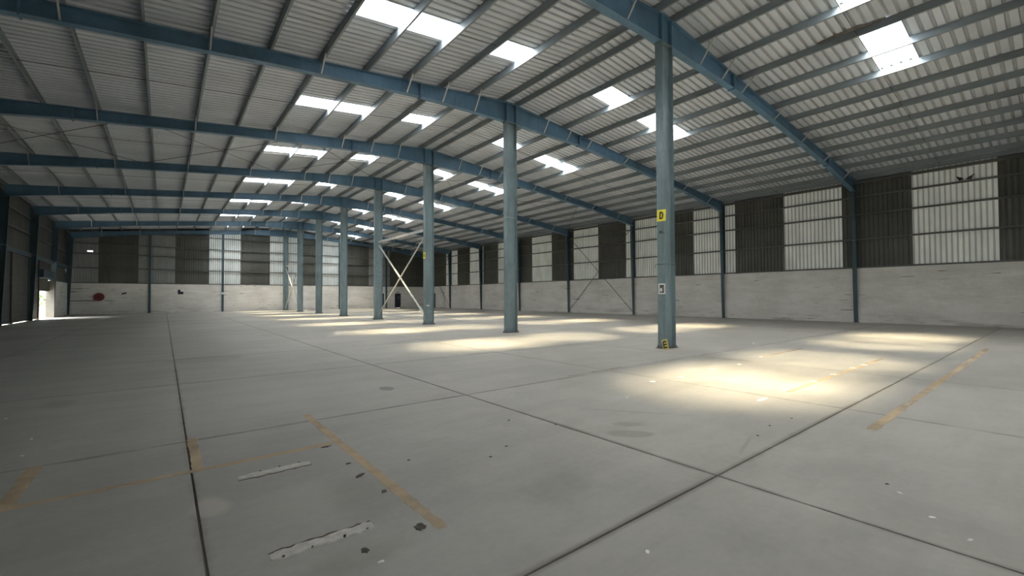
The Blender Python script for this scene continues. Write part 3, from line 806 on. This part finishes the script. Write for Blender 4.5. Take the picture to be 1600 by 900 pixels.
def lump(name, x, y, rx, ry, h, mat, lab, cat, group, seed, rot=0.0):
    r = random.Random(seed); n = 14; vs = []; fs = []; jit = .34 if mat == 'hole' else .2
    for sc, z in ((1, .0003), (.85, h*.7), (.45, h)):
        for k in range(n):
            a = 2*math.pi*k/n; q = sc*(1+r.uniform(-jit, jit))
            vs.append((rx*q*math.cos(a), ry*q*math.sin(a), z))
    for j in range(2): fs += [(j*n+k, j*n+(k+1) % n, (j+1)*n+(k+1) % n, (j+1)*n+k) for k in range(n)]
    fs.append(tuple(range(2*n, 3*n)))
    return tag(MB().add(vs, fs).build(name, mat, None, (x, y, 0), (0, 0, rot)), lab, cat, group)
for i, (x, y, a, b) in enumerate([(-10.40, 4.88, .045, .022), (-10.37, 4.27, .024, .018), (-10.385, 3.93, .050, .022), (-10.34, 3.50, .028, .02), (-10.365, 2.83, .045, .035), (-10.75, 2.79, .030, .022)]):
    lump('chipped_hole', x, y, a, b, .006, 'hole', ['dark chipped hole under the inner end of the long ochre line', 'small round dark hole beside the ochre line, second from its far corner', 'long dark chipped hole at the ochre line, third from its far corner', 'dark hole beside the ochre line, fourth from its far corner', 'large dark chipped hole at the near end of the ochre line', 'dark hole in front of the nearer grout strip'][i], 'chipping', 'chipped anchor holes', 20+i, .3*i)
for i, (x, y) in enumerate([(-9.25, 3.58), (-8.35, 4.45), (-8.95, 3.72), (-7.1, 1.05), (-6.6, 2.25), (-6.1, 2.32), (-5.55, 2.28), (-8.02, 3.95), (-9.9, 4.0)]):
    lump('grit', x, y, .016, .012, .006, 'hole', 'tiny dark bit of grit lying on the near open floor', 'debris', 'scattered grit', 50+i)
for i, (x, y, a, b) in enumerate([(-4.76, 2.94, .16, .035), (-3.75, 2.98, .065, .055), (-2.61, 2.94, .065, .06), (-1.51, 2.95, .06, .06), (-.31, 2.94, .06, .06), (.4, 2.91, .08, .06)]):
    lump('white_spot', x, y, a, b, .004, 'chip', 'elongated white patch at the near end of the spotted ochre line' if i == 0 else 'round white patch, %s along the spotted ochre line from its near end' % words(i), 'patch', 'white floor patches', 70+i)
for i, (x, y) in enumerate([(-4.81, 4.77), (-4.01, 4.68), (-2.7, 4.73), (-1.59, 4.70), (0.05, 4.9)]):
    lump('white_spot', x, y, .06, .05, .004, 'chip', 'round white patch, %s from the left in the row behind the near sun patch' % words(i), 'patch', 'white floor patches', 80+i)
lump('white_spot', 3.09, 6.35, .07, .05, .03, 'chip', 'lone white scrap on the floor right of the nearest column', 'debris', 'white floor patches', 90)
for i, (x, y) in enumerate([(-10.72, 2.62), (-9.43, 1.71), (-7.23, .95), (-7.55, .72), (-7.75, .52), (-6.2, 4.28), (-13.3, 8.6), (-12.85, 7.2), (-12.8, 6.5)]):
    lump('paper_scrap', x, y, .022, .012, .005, 'chip', 'tiny white scrap lying on the open floor', 'debris', 'scattered white scraps', 100+i, i*.7)

# ------------------------------------------------------------------ outdoors beyond the doorway
gr = struct(MB().box(-90, 90, -60, 160, -.32, -.301).build('ground', 'ground'), 'pale concrete yard outside')
apron = struct(MB().box(-60, -19.31, 20, 120, -.30, -.02).build('yard_apron', 'ground'), 'pale concrete apron outside the doorway')
yw = struct(empty('yard_wall', (-24, 78, 0)), 'pale boundary wall of the yard')
MB().box(-12, 4, 0, .25, -.3, 1.25).build('wall_panel', 'plaster', yw); MB().box(-12, 4, -.05, .3, 1.25, 1.36).build('coping', 'plaster', yw)
def bush(x, y, s, seed, lab):
    r = random.Random(seed); root = tag(empty('shrub', (x, y, -.02)), lab, 'shrub', 'shrubs outside the doorway')
    MB().rod((0, 0, -.28), (0, 0, s*.7), .07, 7).build('stem', 'rust', root)
    mb = MB()
    for k in range(420):
        a = r.uniform(0, 6.283); h = r.random(); rad = s*.75*math.sqrt(r.random())*math.sin(math.pi*min(.95, .15+h*.85))
        c = Vector((rad*math.cos(a), rad*math.sin(a), s*(.35+1.1*h))); d = Vector((r.uniform(-1, 1), r.uniform(-1, 1), r.uniform(-.3, 1))).normalized()
        e = d.orthogonal().normalized(); L_ = s*.16; W_ = s*.06
        mb.add([c, c+d*L_*.5+e*W_, c+d*L_, c+d*L_*.5-e*W_, c+d*L_*.5+d.cross(e)*.02], [(0, 1, 4), (1, 2, 4), (2, 3, 4), (3, 0, 4)])
    o = mb.build('foliage', 'leaf', root); o['kind'] = 'stuff'
bush(-20.6, 75, 1.6, 1, 'leafy shrub seen at the left side of the bright doorway')
bush(-23.8, 76, 1.7, 2, 'leafy shrub seen in the middle of the bright doorway')
